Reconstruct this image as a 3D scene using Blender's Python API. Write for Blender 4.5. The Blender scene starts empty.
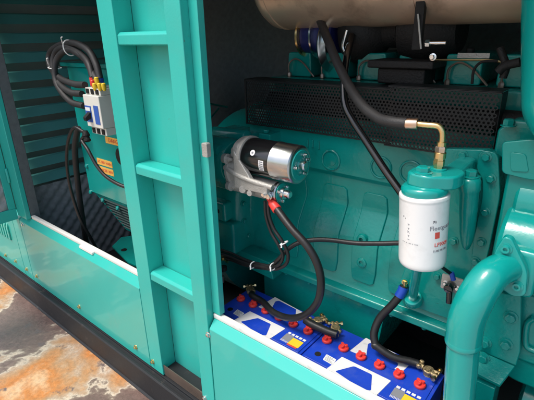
import bpy, bmesh, math, random
from mathutils import Vector, Matrix, noise
random.seed(7)
R = math.radians
S = bpy.context.scene
C = S.collection

# ---------------------------------------------------------------- camera
CAM = Vector((0, -.92, 1.70))
RX, RY, RZ = Vector((.771, .215, -.600)), Vector((.636, -.293, .714)), Vector((-.022, -.932, -.362))
# rows of the camera basis (world axes seen by the camera: right, down, forward)
RX = Vector((-.553, -.154, .430)).normalized() * -1
vz = Vector((28, 1110, 430)); d = -RX
vz = (vz - d * vz.dot(d)).normalized()
RZ = -vz
RY = RZ.cross(RX)
right = Vector((RX[0], RY[0], RZ[0])); down = Vector((RX[1], RY[1], RZ[1])); fwd = Vector((RX[2], RY[2], RZ[2]))
cd = bpy.data.cameras.new('camera'); cam = bpy.data.objects.new('camera', cd); C.objects.link(cam)
m3 = Matrix((right, -down, -fwd)).transposed()
cam.matrix_world = Matrix.Translation(CAM) @ m3.to_4x4()
cd.sensor_width = 36; cd.lens = 36 * 430 / 534; cd.clip_start = .02; cd.clip_end = 500
S.camera = cam

def ray(px, py):
    return right * (px - 267) + down * (py - 200) + fwd * 430
def at(px, py, y):          # point of the plane Y = y seen at a spot of the photograph
    r = ray(px, py); return CAM + r * ((y - CAM.y) / r.y)
def atz(px, py, z):
    r = ray(px, py); return CAM + r * ((z - CAM.z) / r.z)

# ---------------------------------------------------------------- world, sun, exposure
SUN_EL, SUN_AZ = 62, 208     # azimuth measured clockwise from +Y: light comes from front-left
w = bpy.data.worlds.new('World'); S.world = w; w.use_nodes = True
nt = w.node_tree; bg = nt.nodes['Background']; sky = nt.nodes.new('ShaderNodeTexSky')
sky.sky_type = 'NISHITA'; sky.sun_disc = False; sky.sun_elevation = R(SUN_EL); sky.sun_rotation = R(SUN_AZ)
sky.air_density = 1.2; sky.dust_density = 4.0; sky.ozone_density = .6
nt.links.new(sky.outputs[0], bg.inputs[0]); bg.inputs[1].default_value = .13
ld = bpy.data.lights.new('sun', 'SUN'); ld.energy = 1.4; ld.angle = R(18); ld.color = (1, .97, .92)
so = bpy.data.objects.new('sun', ld); C.objects.link(so)
sd = Vector((math.sin(R(SUN_AZ)) * math.cos(R(SUN_EL)), math.cos(R(SUN_AZ)) * math.cos(R(SUN_EL)), math.sin(R(SUN_EL))))
so.rotation_euler = sd.to_track_quat('Z', 'Y').to_euler()
S.view_settings.view_transform = 'Standard'; S.view_settings.look = 'None'; S.view_settings.gamma = 1
S.view_settings.exposure = .76

# ---------------------------------------------------------------- materials
def mat(name, col, rough=.5, metal=0., coat=0., var=.0, vscale=8., bump=0., bscale=60., spec=.5, dirt=None, dscale=3., dlo=.55, dhi=.7, cr=.12, specks=None, sscale=70., slo=.70):
    m = bpy.data.materials.new(name); m.use_nodes = True; n = m.node_tree.nodes; l = m.node_tree.links
    b = n['Principled BSDF']
    b.inputs['Roughness'].default_value = rough; b.inputs['Metallic'].default_value = metal
    b.inputs['Coat Weight'].default_value = coat; b.inputs['Coat Roughness'].default_value = cr
    b.inputs['Specular IOR Level'].default_value = spec
    tc = n.new('ShaderNodeTexCoord'); geo = n.new('ShaderNodeNewGeometry')
    pos = geo.outputs['Position']
    col4 = (*col, 1); out = None
    if var > 0:
        t = n.new('ShaderNodeTexNoise'); t.inputs['Scale'].default_value = vscale; t.inputs['Detail'].default_value = 6
        l.new(pos, t.inputs['Vector'])
        mx = n.new('ShaderNodeMix'); mx.data_type = 'RGBA'
        mx.inputs['A'].default_value = (*[c * (1 - var) for c in col], 1); mx.inputs['B'].default_value = (*[min(1, c * (1 + var)) for c in col], 1)
        l.new(t.outputs['Fac'], mx.inputs['Factor']); out = mx.outputs['Result']
        r2 = n.new('ShaderNodeMapRange'); r2.inputs['To Min'].default_value = max(.03, rough * .75); r2.inputs['To Max'].default_value = min(1, rough * 1.3)
        l.new(t.outputs['Fac'], r2.inputs['Value']); l.new(r2.outputs['Result'], b.inputs['Roughness'])
    if dirt:
        t = n.new('ShaderNodeTexNoise'); t.inputs['Scale'].default_value = dscale; t.inputs['Detail'].default_value = 9; t.inputs['Roughness'].default_value = .65
        l.new(pos, t.inputs['Vector'])
        rp = n.new('ShaderNodeMapRange'); rp.inputs['From Min'].default_value = dlo; rp.inputs['From Max'].default_value = dhi
        l.new(t.outputs['Fac'], rp.inputs['Value'])
        mx = n.new('ShaderNodeMix'); mx.data_type = 'RGBA'
        l.new(rp.outputs['Result'], mx.inputs['Factor'])
        if out: l.new(out, mx.inputs['A'])
        else: mx.inputs['A'].default_value = col4
        mx.inputs['B'].default_value = (*dirt, 1); out = mx.outputs['Result']
    if specks:
        t = n.new('ShaderNodeTexNoise'); t.inputs['Scale'].default_value = sscale; t.inputs['Detail'].default_value = 5; t.inputs['Roughness'].default_value = .7
        l.new(pos, t.inputs['Vector'])
        rp = n.new('ShaderNodeMapRange'); rp.inputs['From Min'].default_value = slo; rp.inputs['From Max'].default_value = slo+.05
        l.new(t.outputs['Fac'], rp.inputs['Value'])
        mx = n.new('ShaderNodeMix'); mx.data_type = 'RGBA'; l.new(rp.outputs['Result'], mx.inputs['Factor'])
        if out: l.new(out, mx.inputs['A'])
        else: mx.inputs['A'].default_value = col4
        mx.inputs['B'].default_value = (*specks, 1); out = mx.outputs['Result']
    if out: l.new(out, b.inputs['Base Color'])
    else: b.inputs['Base Color'].default_value = col4
    if bump > 0:
        t = n.new('ShaderNodeTexNoise'); t.inputs['Scale'].default_value = bscale; t.inputs['Detail'].default_value = 3
        l.new(pos, t.inputs['Vector'])
        bp = n.new('ShaderNodeBump'); bp.inputs['Strength'].default_value = bump; bp.inputs['Distance'].default_value = .004
        l.new(t.outputs['Fac'], bp.inputs['Height']); l.new(bp.outputs[0], b.inputs['Normal'])
        if coat: l.new(bp.outputs[0], b.inputs['Coat Normal'])
    return m

TEAL = (.030, .460, .395)
M = {}
M['paint'] = mat('canopy_teal_paint', TEAL, .34, spec=.4, coat=.15, var=.08, vscale=5, bump=.10, bscale=140, dirt=(.05, .42, .36), dscale=6, dlo=.5, dhi=.75, specks=(.10,.22,.18), sscale=60, slo=.695)
M['panel'] = mat('canopy_panel_paint', TEAL, .36, spec=.4, coat=.55, cr=.07, specks=(.12,.25,.20), sscale=55, slo=.70, var=.05, vscale=3, bump=.16, bscale=4, dirt=(.09, .42, .37), dscale=4, dlo=.56, dhi=.78)
M['engine'] = mat('engine_teal_paint', (.002, .235, .205), .24, spec=.42, coat=.12, cr=.06, specks=(.01,.10,.09), sscale=120, slo=.66, var=.12, vscale=14, bump=.20, bscale=70, dirt=(.002, .16, .14), dscale=9, dlo=.58, dhi=.75)
M['engine2'] = mat('pipe_teal_paint', (.004, .300, .268), .20, spec=.45, coat=.5, var=.07, vscale=9, bump=.12, bscale=60)
M['foam'] = mat('charcoal_acoustic_foam', (.13, .15, .155), .95, var=.3, vscale=40, bump=.5, bscale=300)
M['foamlight'] = mat('grey_acoustic_foam', (.34, .34, .35), .95, var=.3, vscale=40, bump=.5, bscale=300)
M['liner'] = mat('dark_liner', (.035, .042, .044), .8, var=.3, vscale=12)
M['white'] = mat('white_gasket', (.78, .78, .74), .5, var=.06, vscale=9, dirt=(.45, .42, .36), dscale=14, dlo=.6, dhi=.8)
M['rail'] = mat('black_skid_paint', (.020, .022, .025), .55, spec=.3, var=.35, vscale=7, bump=.15, bscale=160, dirt=(.09, .075, .065), dscale=16, dlo=.6, dhi=.8)
M['kick'] = mat('dusty_metal_strip', (.22, .17, .14), .28, metal=.6, var=.3, vscale=9)
M['louver'] = mat('hazed_louver_teal', (.09, .34, .32), .55, var=.1, vscale=6)  # blade colour lightened to imitate haze over this end
M['black'] = mat('black_rubber', (.010, .010, .011), .42, var=.25, vscale=30, bump=.1, bscale=200)
M['hose'] = mat('black_hose_rubber', (.020, .020, .021), .55, var=.2, vscale=30, bump=.25, bscale=350)
M['gloss'] = mat('black_gloss_paint', (.006, .006, .007), .18, coat=.6)
M['guard'] = mat('black_guard_steel', (.010, .012, .013), .5, spec=.35, var=.3, vscale=20)
M['steel'] = mat('bright_zinc_steel', (.72, .73, .72), .22, metal=1, var=.12, vscale=40)
M['chrome'] = mat('chrome_drum', (.48, .50, .50), .24, metal=1, var=.1, vscale=30)
M['cast'] = mat('cast_aluminium', (.42, .41, .38), .48, metal=.45, var=.2, vscale=30, bump=.5, bscale=260)
M['brass'] = mat('yellow_zinc_brass', (.75, .55, .26), .26, metal=1, var=.15, vscale=30)
M['crimp'] = mat('copper_crimp', (.72, .50, .36), .3, metal=1, var=.1, vscale=40)
M['old'] = mat('tarnished_terminal', (.46, .36, .20), .42, metal=.9, var=.5, vscale=90, bump=.8, bscale=260)
M['exhaust'] = mat('tan_lit_exhaust_steel', (.74, .54, .39), .34, metal=.6, var=.22, vscale=7, dirt=(.34, .23, .16), dscale=5, dlo=.5, dhi=.7)  # warm tan reflection on the drum put into its base colour
M['iron'] = mat('dark_cast_iron', (.011, .011, .011), .62, spec=.3, var=.35, vscale=24, bump=.6, bscale=150)
M['filter'] = mat('white_filter_paint', (.80, .81, .80), .28, coat=.4, dirt=(.66,.67,.65), dscale=14, dlo=.52, dhi=.8)
M['blue'] = mat('battery_blue_plastic', (.008, .050, .47), .38, var=.10, vscale=12, bump=.15, bscale=260, dirt=(.05,.09,.42), dscale=18, dlo=.5, dhi=.8, specks=(.16,.18,.30), sscale=110, slo=.68)
M['bluedark'] = mat('blue_sleeve', (.010, .060, .40), .4)
M['decal'] = mat('white_decal', (.72, .72, .72), .45, var=.05, vscale=25, dirt=(.50, .50, .50), dscale=30, dlo=.58, dhi=.75)
M['red'] = mat('red_cap_plastic', (.72, .045, .035), .4, var=.06, vscale=50)
M['yellow'] = mat('yellow_plastic', (.80, .55, .03), .45)
M['plastic'] = mat('ivory_breaker_plastic', (.66, .66, .60), .45, var=.05, vscale=20)
M['plasticgrey'] = mat('grey_breaker_side', (.45, .50, .48), .5, var=.08, vscale=20)
M['labelorange'] = mat('orange_label', (.85, .48, .10), .5)
M['ink'] = mat('dark_ink', (.03, .03, .035), .5)
M['inkred'] = mat('red_ink', (.60, .07, .05), .5)
M['inkgrey'] = mat('grey_ink', (.22, .23, .25), .5)
M['screenblue'] = mat('blue_sticker', (.04, .11, .42), .4)
M['tie'] = mat('white_nylon', (.75, .77, .75), .45)
M['copper'] = mat('brass_tube', (.45, .34, .16), .35, metal=1)
M['fin'] = mat('alternator_grille_steel', (.02, .045, .045), .5, var=.2)

# ---------------------------------------------------------------- mesh helpers
def nb(): return bmesh.new()
def box(bm, x0, x1, y0, y1, z0, z1):
    v = [bm.verts.new((x, y, z)) for x in (x0, x1) for y in (y0, y1) for z in (z0, z1)]
    for f in ((0,1,3,2),(4,6,7,5),(0,4,5,1),(2,3,7,6),(0,2,6,4),(1,5,7,3)): bm.faces.new([v[i] for i in f])
    return bm
def frame(d):
    d = Vector(d).normalized(); a = Vector((0,0,1)) if abs(d.z) < .9 else Vector((1,0,0))
    u = d.cross(a).normalized(); return d, u, u.cross(d)      # u,v span the section
def lathe(bm, p, d, prof, seg=32, caps=True, a0=0):
    p = Vector(p); d, u, v = frame(d); rings = []
    for t, r in prof:
        c = p + d * t
        rings.append([bm.verts.new(c + (u * math.cos(a0 + 2*math.pi*k/seg) + v * math.sin(a0 + 2*math.pi*k/seg)) * max(r, 1e-4)) for k in range(seg)])
    for a, b in zip(rings, rings[1:]):
        for k in range(seg): bm.faces.new((a[k], a[(k+1)%seg], b[(k+1)%seg], b[k]))
    if caps: bm.faces.new(rings[0][::-1]); bm.faces.new(rings[-1])
    return bm
def cyl(bm, p0, p1, r0, r1=None, seg=24):
    p0, p1 = Vector(p0), Vector(p1); r1 = r0 if r1 is None else r1; L = (p1-p0).length
    return lathe(bm, p0, p1-p0, [(0, r0), (L, r1)], seg)
def rcyl(bm, p0, p1, r, e=None, seg=28):           # cylinder with rounded edges
    p0, p1 = Vector(p0), Vector(p1); L = (p1-p0).length; e = e or r*.15
    return lathe(bm, p0, p1-p0, [(0, r-e), (e*.3, r-e*.3), (e, r), (L-e, r), (L-e*.3, r-e*.3), (L, r-e)], seg)
def spline(pts, n=10):
    P = [Vector(p) for p in pts]; P = [P[0]*2-P[1]] + P + [P[-1]*2-P[-2]]; out = []
    for i in range(1, len(P)-2):
        for k in range(n):
            t = k/n; a, b, c, d = P[i-1:i+3]
            out.append(.5*((2*b)+(c-a)*t+(2*a-5*b+4*c-d)*t*t+(3*b-a-3*c+d)*t**3))
    out.append(P[-2]); return out
def tube(bm, pts, r, seg=14, n=10, smooth=True):
    path = spline(pts, n) if smooth else [Vector(p) for p in pts]
    N = len(path); rr = r if callable(r) else (lambda t: r)
    d0 = (path[1]-path[0]).normalized(); _, u, v = frame(d0); rings = []
    for i, p in enumerate(path):
        d = (path[min(i+1, N-1)]-path[max(i-1, 0)]).normalized()
        u = (u - d*u.dot(d)).normalized(); v = d.cross(u); q = rr(i/(N-1))
        rings.append([bm.verts.new(p + (u*math.cos(2*math.pi*k/seg)+v*math.sin(2*math.pi*k/seg))*q) for k in range(seg)])
    for a, b in zip(rings, rings[1:]):
        for k in range(seg): bm.faces.new((a[k], a[(k+1)%seg], b[(k+1)%seg], b[k]))
    bm.faces.new(rings[0][::-1]); bm.faces.new(rings[-1]); return bm
def prism(bm, pts, ax, a, b):                      # pts in the plane across ax: X->(y,z) Y->(x,z) Z->(x,y)
    def q(p, t): return {'X': (t, p[0], p[1]), 'Y': (p[0], t, p[1]), 'Z': (p[0], p[1], t)}[ax]
    A = [bm.verts.new(q(p, a)) for p in pts]; B = [bm.verts.new(q(p, b)) for p in pts]; n = len(pts)
    for i in range(n): bm.faces.new((A[i], A[(i+1)%n], B[(i+1)%n], B[i]))
    bm.faces.new(A[::-1]); bm.faces.new(B); return bm
def rpoly(pts, r, n=5):                            # round the corners of a 2-D outline
    out = []; N = len(pts)
    for i in range(N):
        p = Vector(pts[i]); a = Vector(pts[i-1]); b = Vector(pts[(i+1)%N])
        q = min(r, (a-p).length*.45, (b-p).length*.45); s = p+(a-p).normalized()*q; e = p+(b-p).normalized()*q
        for k in range(n+1):
            t = k/n; out.append(tuple(s*(1-t)**2 + p*2*t*(1-t) + e*t*t))
    return out
def ball(bm, p, r, sx=1, sy=1, sz=1):
    bmesh.ops.create_uvsphere(bm, u_segments=20, v_segments=12, radius=r, matrix=Matrix.Translation(p) @ Matrix.Diagonal((sx, sy, sz, 1)))
def hexbolt(bm, p, d, r=.011, h=.009, washer=True):
    p = Vector(p); dv = Vector(d).normalized(); t = 0
    if washer: lathe(bm, p, dv, [(0, r*1.35), (.0025, r*1.35), (.003, r*1.2)], 20); t = .003
    lathe(bm, p+dv*t, dv, [(0, r*1.0), (h*.85, r*1.0), (h, r*.82)], 6, a0=random.random())
    return bm
def socket(bm, p, d, r=.009, h=.008):
    p = Vector(p); dv = Vector(d).normalized()
    lathe(bm, p, dv, [(0, r*1.5), (.002, r*1.5), (.002, r), (h, r), (h, r*.55), (h*.4, r*.5)], 20, caps=True)

BASE = {}
def obj(name, bm, m, parent=None, bevel=0, smooth=True, ang=38, segs=2):
    bmesh.ops.recalc_face_normals(bm, faces=bm.faces)
    base = BASE.get(parent.name, Vector()) if parent else Vector()
    if base.length: bmesh.ops.translate(bm, vec=-base, verts=bm.verts)
    me = bpy.data.meshes.new(name); bm.to_mesh(me); bm.free()
    me.materials.append(M[m] if isinstance(m, str) else m)
    o = bpy.data.objects.new(name, me); C.objects.link(o)
    if parent: o.parent = parent; BASE[o.name] = base
    if smooth:
        me.shade_smooth(); me.set_sharp_from_angle(angle=R(ang))
    if bevel:
        b = o.modifiers.new('bevel', 'BEVEL'); b.width = bevel; b.segments = segs; b.limit_method = 'ANGLE'; b.angle_limit = R(35); b.harden_normals = True
    return o
def tag(o, label=None, cat=None, group=None, kind=None):
    for k, v in (('label', label), ('category', cat), ('group', group), ('kind', kind)):
        if v: o[k] = v
    return o
def thing(name, loc, label, cat, group=None):
    o = bpy.data.objects.new(name, None); C.objects.link(o); o.location = loc; o.empty_display_size = .05
    BASE[o.name] = Vector(loc); return tag(o, label, cat, group)
def solo(name, bm, m, label, cat, group=None, **k): return tag(obj(name, bm, m, **k), label, cat, group)
def text(body, size, mx, m, name, parent, wrap=None, depth=.0004):
    """lettering as a mesh; mx places it (local x = reading direction, local z = out of the surface); wrap=(axis point, radius, angle) rolls it on a cylinder"""
    cu = bpy.data.curves.new(name, 'FONT'); cu.body = body; cu.size = size; cu.extrude = depth; cu.align_x = 'CENTER'; cu.align_y = 'CENTER'
    cu.resolution_u = 2
    o = bpy.data.objects.new(name, cu); C.objects.link(o); bpy.context.view_layer.update()
    me = bpy.data.meshes.new_from_object(o.evaluated_get(bpy.context.evaluated_depsgraph_get())); bpy.data.objects.remove(o)
    bm = nb(); bm.from_mesh(me); bpy.data.meshes.remove(me)
    if wrap:
        c, r, a0 = wrap
        for v in bm.verts:
            a = a0 + v.co.x / r; q = r + v.co.z + .0003
            v.co = Vector((c[0] + math.cos(a)*q, c[1] + math.sin(a)*q, c[2] + v.co.y))
    else: bmesh.ops.transform(bm, matrix=mx, verts=bm.verts)
    return obj(name, bm, m, parent, smooth=False)
def foam_sheet(bm, origin, du, dv, nrm, lu, lv, pitch=.05, amp=.012, step=.0125):
    o, du, dv, nrm = map(Vector, (origin, du, dv, nrm)); nu, nv = int(lu/step), int(lv/step); g = []
    for i in range(nu+1):
        row = []
        for j in range(nv+1):
            a, b = i*step, j*step
            h = amp*math.sin(a*2*math.pi/pitch)*math.sin(b*2*math.pi/pitch)
            row.append(bm.verts.new(o+du*(lu*i/nu)+dv*(lv*j/nv)+nrm*(h+amp)))
        g.append(row)
    for i in range(nu):
        for j in range(nv): bm.faces.new((g[i][j], g[i+1][j], g[i+1][j+1], g[i][j+1]))
    r = [g[i][0] for i in range(nu+1)] + [g[nu][j] for j in range(1, nv+1)] + [g[i][nv] for i in range(nu-1, -1, -1)] + [g[0][j] for j in range(nv-1, 0, -1)]
    bk = [bm.verts.new(o + (v.co-o) - nrm*((v.co-o).dot(nrm))) for v in r]; n = len(r)
    for k in range(n): bm.faces.new((r[k], r[(k+1)%n], bk[(k+1)%n], bk[k]))
    bm.faces.new(bk)

# ---------------------------------------------------------------- ground
def ground():
    m = bpy.data.materials.new('stained_concrete'); m.use_nodes = True; n = m.node_tree.nodes; l = m.node_tree.links; b = n['Principled BSDF']
    g = n.new('ShaderNodeNewGeometry')
    def noi(sc, det=8, rough=.6, dist=0.): 
        t = n.new('ShaderNodeTexNoise'); t.inputs['Scale'].default_value = sc; t.inputs['Detail'].default_value = det; t.inputs['Roughness'].default_value = rough
        t.inputs['Distortion'].default_value = dist; l.new(g.outputs['Position'], t.inputs['Vector']); return t.outputs['Fac']
    def ramp(src, stops):
        r = n.new('ShaderNodeValToRGB'); e = r.color_ramp.elements
        e[0].position, e[0].color = stops[0][0], (*stops[0][1], 1); e[1].position, e[1].color = stops[-1][0], (*stops[-1][1], 1)
        for p, c in stops[1:-1]: x = e.new(p); x.color = (*c, 1)
        l.new(src, r.inputs[0]); return r.outputs[0]
    c1 = ramp(noi(1.15, 10, .60, .35), [(.30, (.15, .105, .095)), (.46, (.20, .135, .115)), (.478, (.27, .20, .16)), (.487, (.68, .58, .46)), (.50, (.52, .38, .27)), (.53, (.52, .30, .15)), (.58, (.60, .23, .06)), (.63, (.72, .48, .28)), (.75, (.74, .60, .46))])
    c2 = ramp(noi(42, 9, .78), [(.36, (.62, .60, .58)), (.62, (1.12, 1.1, 1.08))])
    mu = n.new('ShaderNodeMix'); mu.data_type = 'RGBA'; mu.blend_type = 'MULTIPLY'; mu.inputs['Factor'].default_value = .8
    l.new(c1, mu.inputs['A']); l.new(c2, mu.inputs['B'])
    spots = n.new('ShaderNodeMapRange'); spots.inputs['From Min'].default_value = .62; spots.inputs['From Max'].default_value = .68; l.new(noi(9, 4, .6), spots.inputs['Value'])
    mv = n.new('ShaderNodeMix'); mv.data_type = 'RGBA'; l.new(spots.outputs[0], mv.inputs['Factor']); l.new(mu.outputs['Result'], mv.inputs['A']); mv.inputs['B'].default_value = (.16, .12, .11, 1)
    sep = n.new('ShaderNodeSeparateXYZ'); l.new(g.outputs['Position'], sep.inputs[0])   # ground fades to neutral grey along X, added to cut the orange bounce light
    fr_ = n.new('ShaderNodeMapRange'); fr_.inputs['From Min'].default_value = -1.3; fr_.inputs['From Max'].default_value = -.2; l.new(sep.outputs['X'], fr_.inputs['Value'])
    mg = n.new('ShaderNodeMix'); mg.data_type = 'RGBA'; l.new(fr_.outputs[0], mg.inputs['Factor']); l.new(mv.outputs['Result'], mg.inputs['A']); mg.inputs['B'].default_value = (.36, .36, .35, 1)
    l.new(mg.outputs['Result'], b.inputs['Base Color'])
    rr = n.new('ShaderNodeMapRange'); rr.inputs['From Min'].default_value = .35; rr.inputs['From Max'].default_value = .65; rr.inputs['To Min'].default_value = .16; rr.inputs['To Max'].default_value = .55
    l.new(noi(1.15, 5, .60, .35), rr.inputs['Value']); l.new(rr.outputs[0], b.inputs['Roughness'])
    bp = n.new('ShaderNodeBump'); bp.inputs['Strength'].default_value = .25; bp.inputs['Distance'].default_value = .01; l.new(noi(30, 8, .7), bp.inputs['Height']); l.new(bp.outputs[0], b.inputs['Normal'])
    bm = nb(); s = 200
    bm.faces.new([bm.verts.new(p) for p in ((-s, -s, 0), (s, -s, 0), (s, s, 0), (-s, s, 0))])
    tag(obj('ground', bm, m, smooth=False), kind='structure')
ground()

# ---------------------------------------------------------------- canopy (the generator's enclosure)
XL, XR, YB = -2.88, .95, 1.32        # inner end wall, right end, back
can = thing('generator_canopy', (-1.2, .6, 0), 'large teal steel generator canopy with open doors standing on a black skid', 'enclosure')
bm = nb()                              # black skid rail: stepped section
prism(bm, [(.06, .158), (-.004, .158), (-.004, .146), (-.022, .146), (-.022, .152), (-.034, .152), (-.040, .146), (-.040, .012), (-.050, .004), (-.050, .001), (.06, .001)], 'X', -4.6, 1.2)
obj('skid_rail', bm, 'rail', can, bevel=.002)
bm = nb(); box(bm, -4.6, 1.2, YB, YB+.1, .001, .158); obj('skid_rail', bm, 'rail', can)
bm = nb(); box(bm, -4.6, 1.2, .061, YB-.001, .10, .125); obj('floor_plate', bm, 'liner', can)
def lower_panel(x0, x1, ztop=.612, slope=True):
    bm = nb()
    prism(bm, [(0, .162), (0, ztop), (.004, ztop+.004), (.030, ztop+.034), (.060, ztop+.034), (.060, .60), (.025, .57), (.025, .162)], 'X', x0, x1)
    return obj('side_panel', bm, 'panel', can, bevel=.0025)
lower_panel(-4.5, -2.985); lower_panel(-2.980, -2.860); lower_panel(-2.855, -1.556); lower_panel(-1.088, .70)
def gasket(x0, x1):
    bm = nb(); prism(bm, rpoly([(.030, .6465), (.029, .668), (.052, .668), (.052, .6465)], .004, 3), 'X', x0, x1); obj('sill_gasket', bm, 'white', can)
gasket(-2.72, -1.553); gasket(-1.088, .70)
bm = nb(); prism(bm, rpoly([(-2.12, .640), (-1.985, .640), (-1.985, .654), (-2.12, .654)], .003, 3), 'Y', .016, .029); obj('striker_plate', bm, 'white', can, bevel=.001)
# stamped vent slots on the far left panel
for i in range(7):
    bm = nb(); x = -3.10 - i*.045; prism(bm, [(0, .40), (-.010, .405), (-.010, .50), (0, .53)], 'X', x-.012, x+.012); obj('vent_slot', bm, 'panel', can, bevel=.001)
def screw(px, py, y=0., z=None):
    p = at(px, py, y); bm = nb()
    lathe(bm, p, (0,-1,0), [(-.001, .0125), (.002, .0125), (.003, .011)], 20); lathe(bm, p+Vector((0,-.003,0)), (0,-1,0), [(0, .009), (.006, .009), (.008, .006)], 6)
    obj('panel_bolt', bm, 'brass' if py > 250 and px < 160 else 'steel', can)
for s in ((6,255),(16,261),(27,269),(37,276),(79.5,306.5),(208.5,334.5),(136,347),(23,224.5)): screw(*s)
# the pillar: two upright posts with a recessed panel and rungs between them
ZT = 1.98
bm = nb(); prism(bm, [(-1.552, .05), (-1.552, 0), (-1.455, 0), (-1.455, .078), (-1.46, .078), (-1.46, .006), (-1.546, .006), (-1.546, .05)], 'Z', .163, ZT)
obj('post', bm, 'paint', can, bevel=.004, segs=3)
bm = nb(); prism(bm, [(-1.172, .078), (-1.172, 0), (-1.094, 0), (-1.094, .060), (-1.100, .060), (-1.100, .006), (-1.166, .006), (-1.166, .078)], 'Z', .163, ZT)
obj('post', bm, 'paint', can, bevel=.004, segs=3)
bm = nb(); prism(bm, [(-1.0935, .031), (-1.053, .031), (-1.053, .058), (-1.057, .058), (-1.057, .036), (-1.0935, .036)], 'Z', .672, ZT)
obj('door_flange', bm, 'paint', can, bevel=.002)
bm = nb(); box(bm, -1.455, -1.172, .0785, .084, .163, ZT); obj('recessed_panel', bm, 'paint', can)
bm = nb(); box(bm, -1.452, -1.175, .064, .0695, .185, ZT)   # slightly proud inner sheet with a soft edge
bm.free()
for z in (.715, 1.205, 1.690, 2.10):
    bm = nb(); prism(bm, [(.012, z-.022), (.004, z-.018), (.004, z+.014), (.014, z+.024), (.075, z+.024), (.075, z+.018), (.02, z+.018), (.012, z+.008)], 'X', -1.4545, -1.1725); obj('step_rung', bm, 'paint', can, bevel=.003)
for p in ((153,361.5),(205,398)): screw(p[0], p[1])
bm = nb(); prism(bm, [(.008, .162), (.006, .222), (.010, .222), (.012, .162)], 'X', -1.454, -1.173); obj('kick_strip', bm, 'kick', can)
bm = nb(); box(bm, -1.454, -1.173, .0125, .078, .175, .195); obj('drain_channel', bm, 'rail', can)
# latch keeper on the flange
bm = nb(); prism(bm, rpoly([(-1.062, 1.318), (-1.036, 1.318), (-1.036, 1.366), (-1.062, 1.366)], .006), 'Y', .012, .0305); obj('latch_keeper', bm, 'cast', can, bevel=.002)
# corner post with dark seal on its inner side
bm = nb(); prism(bm, [(-2.855, .03), (-2.855, 0), (-2.725, 0), (-2.725, .03)], 'Z', .6495, ZT); obj('corner_post', bm, 'paint', can, bevel=.004)
bm = nb(); prism(bm, [(-2.86, .031), (-2.728, .031), (-2.732, .09), (-2.86, .09)], 'Z', .12, ZT); obj('corner_seal', bm, 'foam', can, bevel=.004)
# right end post
bm = nb(); box(bm, .70, .83, 0, .06, .163, ZT); obj('corner_post', bm, 'paint', can, bevel=.004)
# unseen header hung low to shade the upper interior, roof, walls
bm = nb(); box(bm, -4.5, .95, 0, .05, ZT+.001, 2.33); obj('header_beam', bm, 'paint', can, bevel=.004)
bm = nb(); box(bm, -4.55, 1.0, -.03, YB+.06, 2.331, 2.36); obj('roof_panel', bm, 'paint', can, bevel=.004)
bm = nb(); box(bm, -4.5, .949, YB, YB+.03, .159, 2.33); obj('rear_wall', bm, 'paint', can)
bm = nb(); box(bm, XR, XR+.03, .0, YB+.03, .159, 2.33); obj('end_wall', bm, 'paint', can)
bm = nb(); foam_sheet(bm, (-2.85, YB-.002, .16), (1,0,0), (0,0,1), (0,-1,0), 3.78, 2.16, pitch=.07, amp=.010, step=.0175); obj('wall_foam', bm, 'foam', can)
bm = nb(); foam_sheet(bm, (-2.85, .06, 2.329), (1,0,0), (0,1,0), (0,0,-1), 3.78, 1.22, pitch=.07, amp=.010, step=.0175); obj('roof_foam', bm, 'foam', can)
bm = nb(); box(bm, -4.5, -4.47, 0.001, YB, .159, 2.33); obj('end_wall', bm, 'paint', can)
bm = nb(); box(bm, -4.45, -2.99, 0.004, .03, .652, ZT); obj('end_door_panel', bm, 'paint', can, bevel=.003)
# louvred partition at the alternator end
bm = nb(); box(bm, -3.02, -3.0, .03, YB-.001, .13, 2.32); obj('intake_wall', bm, mat('hazed_intake_board', (.26, .31, .30), .9, var=.2), can)  # board colour lightened to lift the hazy, shaded gaps between blades
for i in range(14):
    z = .805 + i*.1085
    bm = nb(); prism(bm, [(-2.905, z), (-2.880, z), (-2.884, z+.004), (-2.912, z+.054), (-2.930, z+.060), (-2.930, z+.056), (-2.916, z+.050), (-2.890, z+.004), (-2.905, z+.004)], 'Y', .092, YB-.03)
    obj('louver_blade', bm, 'louver', can, bevel=.001)
bm = nb(); foam_sheet(bm, (-2.90, .091, .13), (0,1,0), (0,0,1), (1,0,0), 1.20, .655, pitch=.085, amp=.011, step=.0142); obj('end_foam', bm, 'foamlight', can)
# opened door standing square to the side, foam-lined
dx = -2.868
bm = nb(); box(bm, dx-.045, dx, -1.0, -.004, .628, 2.12)
obj('open_door', bm, 'paint', can, bevel=.004)
bm = nb()
for a in ((-1.0, -.0045, .628, .70), (-1.0, -.0045, 2.05, 2.12), (-.045, -.0045, .7005, 2.0495), (-1.0, -.95, .7005, 2.0495)): box(bm, dx+.0005, dx+.022, a[0], a[1], a[2], a[3])
obj('door_frame', bm, 'paint', can, bevel=.002)
bm = nb(); foam_sheet(bm, (dx+.001, -.949, .701), (0,1,0), (0,0,1), (1,0,0), .903, 1.348, pitch=.085, amp=.010, step=.0142); obj('door_foam', bm, 'foamlight', can)
for z in (.92, 1.25, 1.75):
    bm = nb(); rcyl(bm, (-2.835, -.008, z-.045), (-2.835, -.008, z+.045), .008); obj('door_hinge', bm, 'paint', can)
# bracket on the inner side wall behind the flywheel
bm = nb()
a, b, c, d_ = at(206,103,.95), at(227,107,.95), at(209,120,.95), at(219,108,.95)
tube(bm, [a, b], .006, smooth=False); tube(bm, [c, d_], .005, smooth=False); tube(bm, [at(207,104,.95), at(208,122,.95)], .005, smooth=False)
obj('wall_bracket', bm, 'paint', can)

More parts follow.
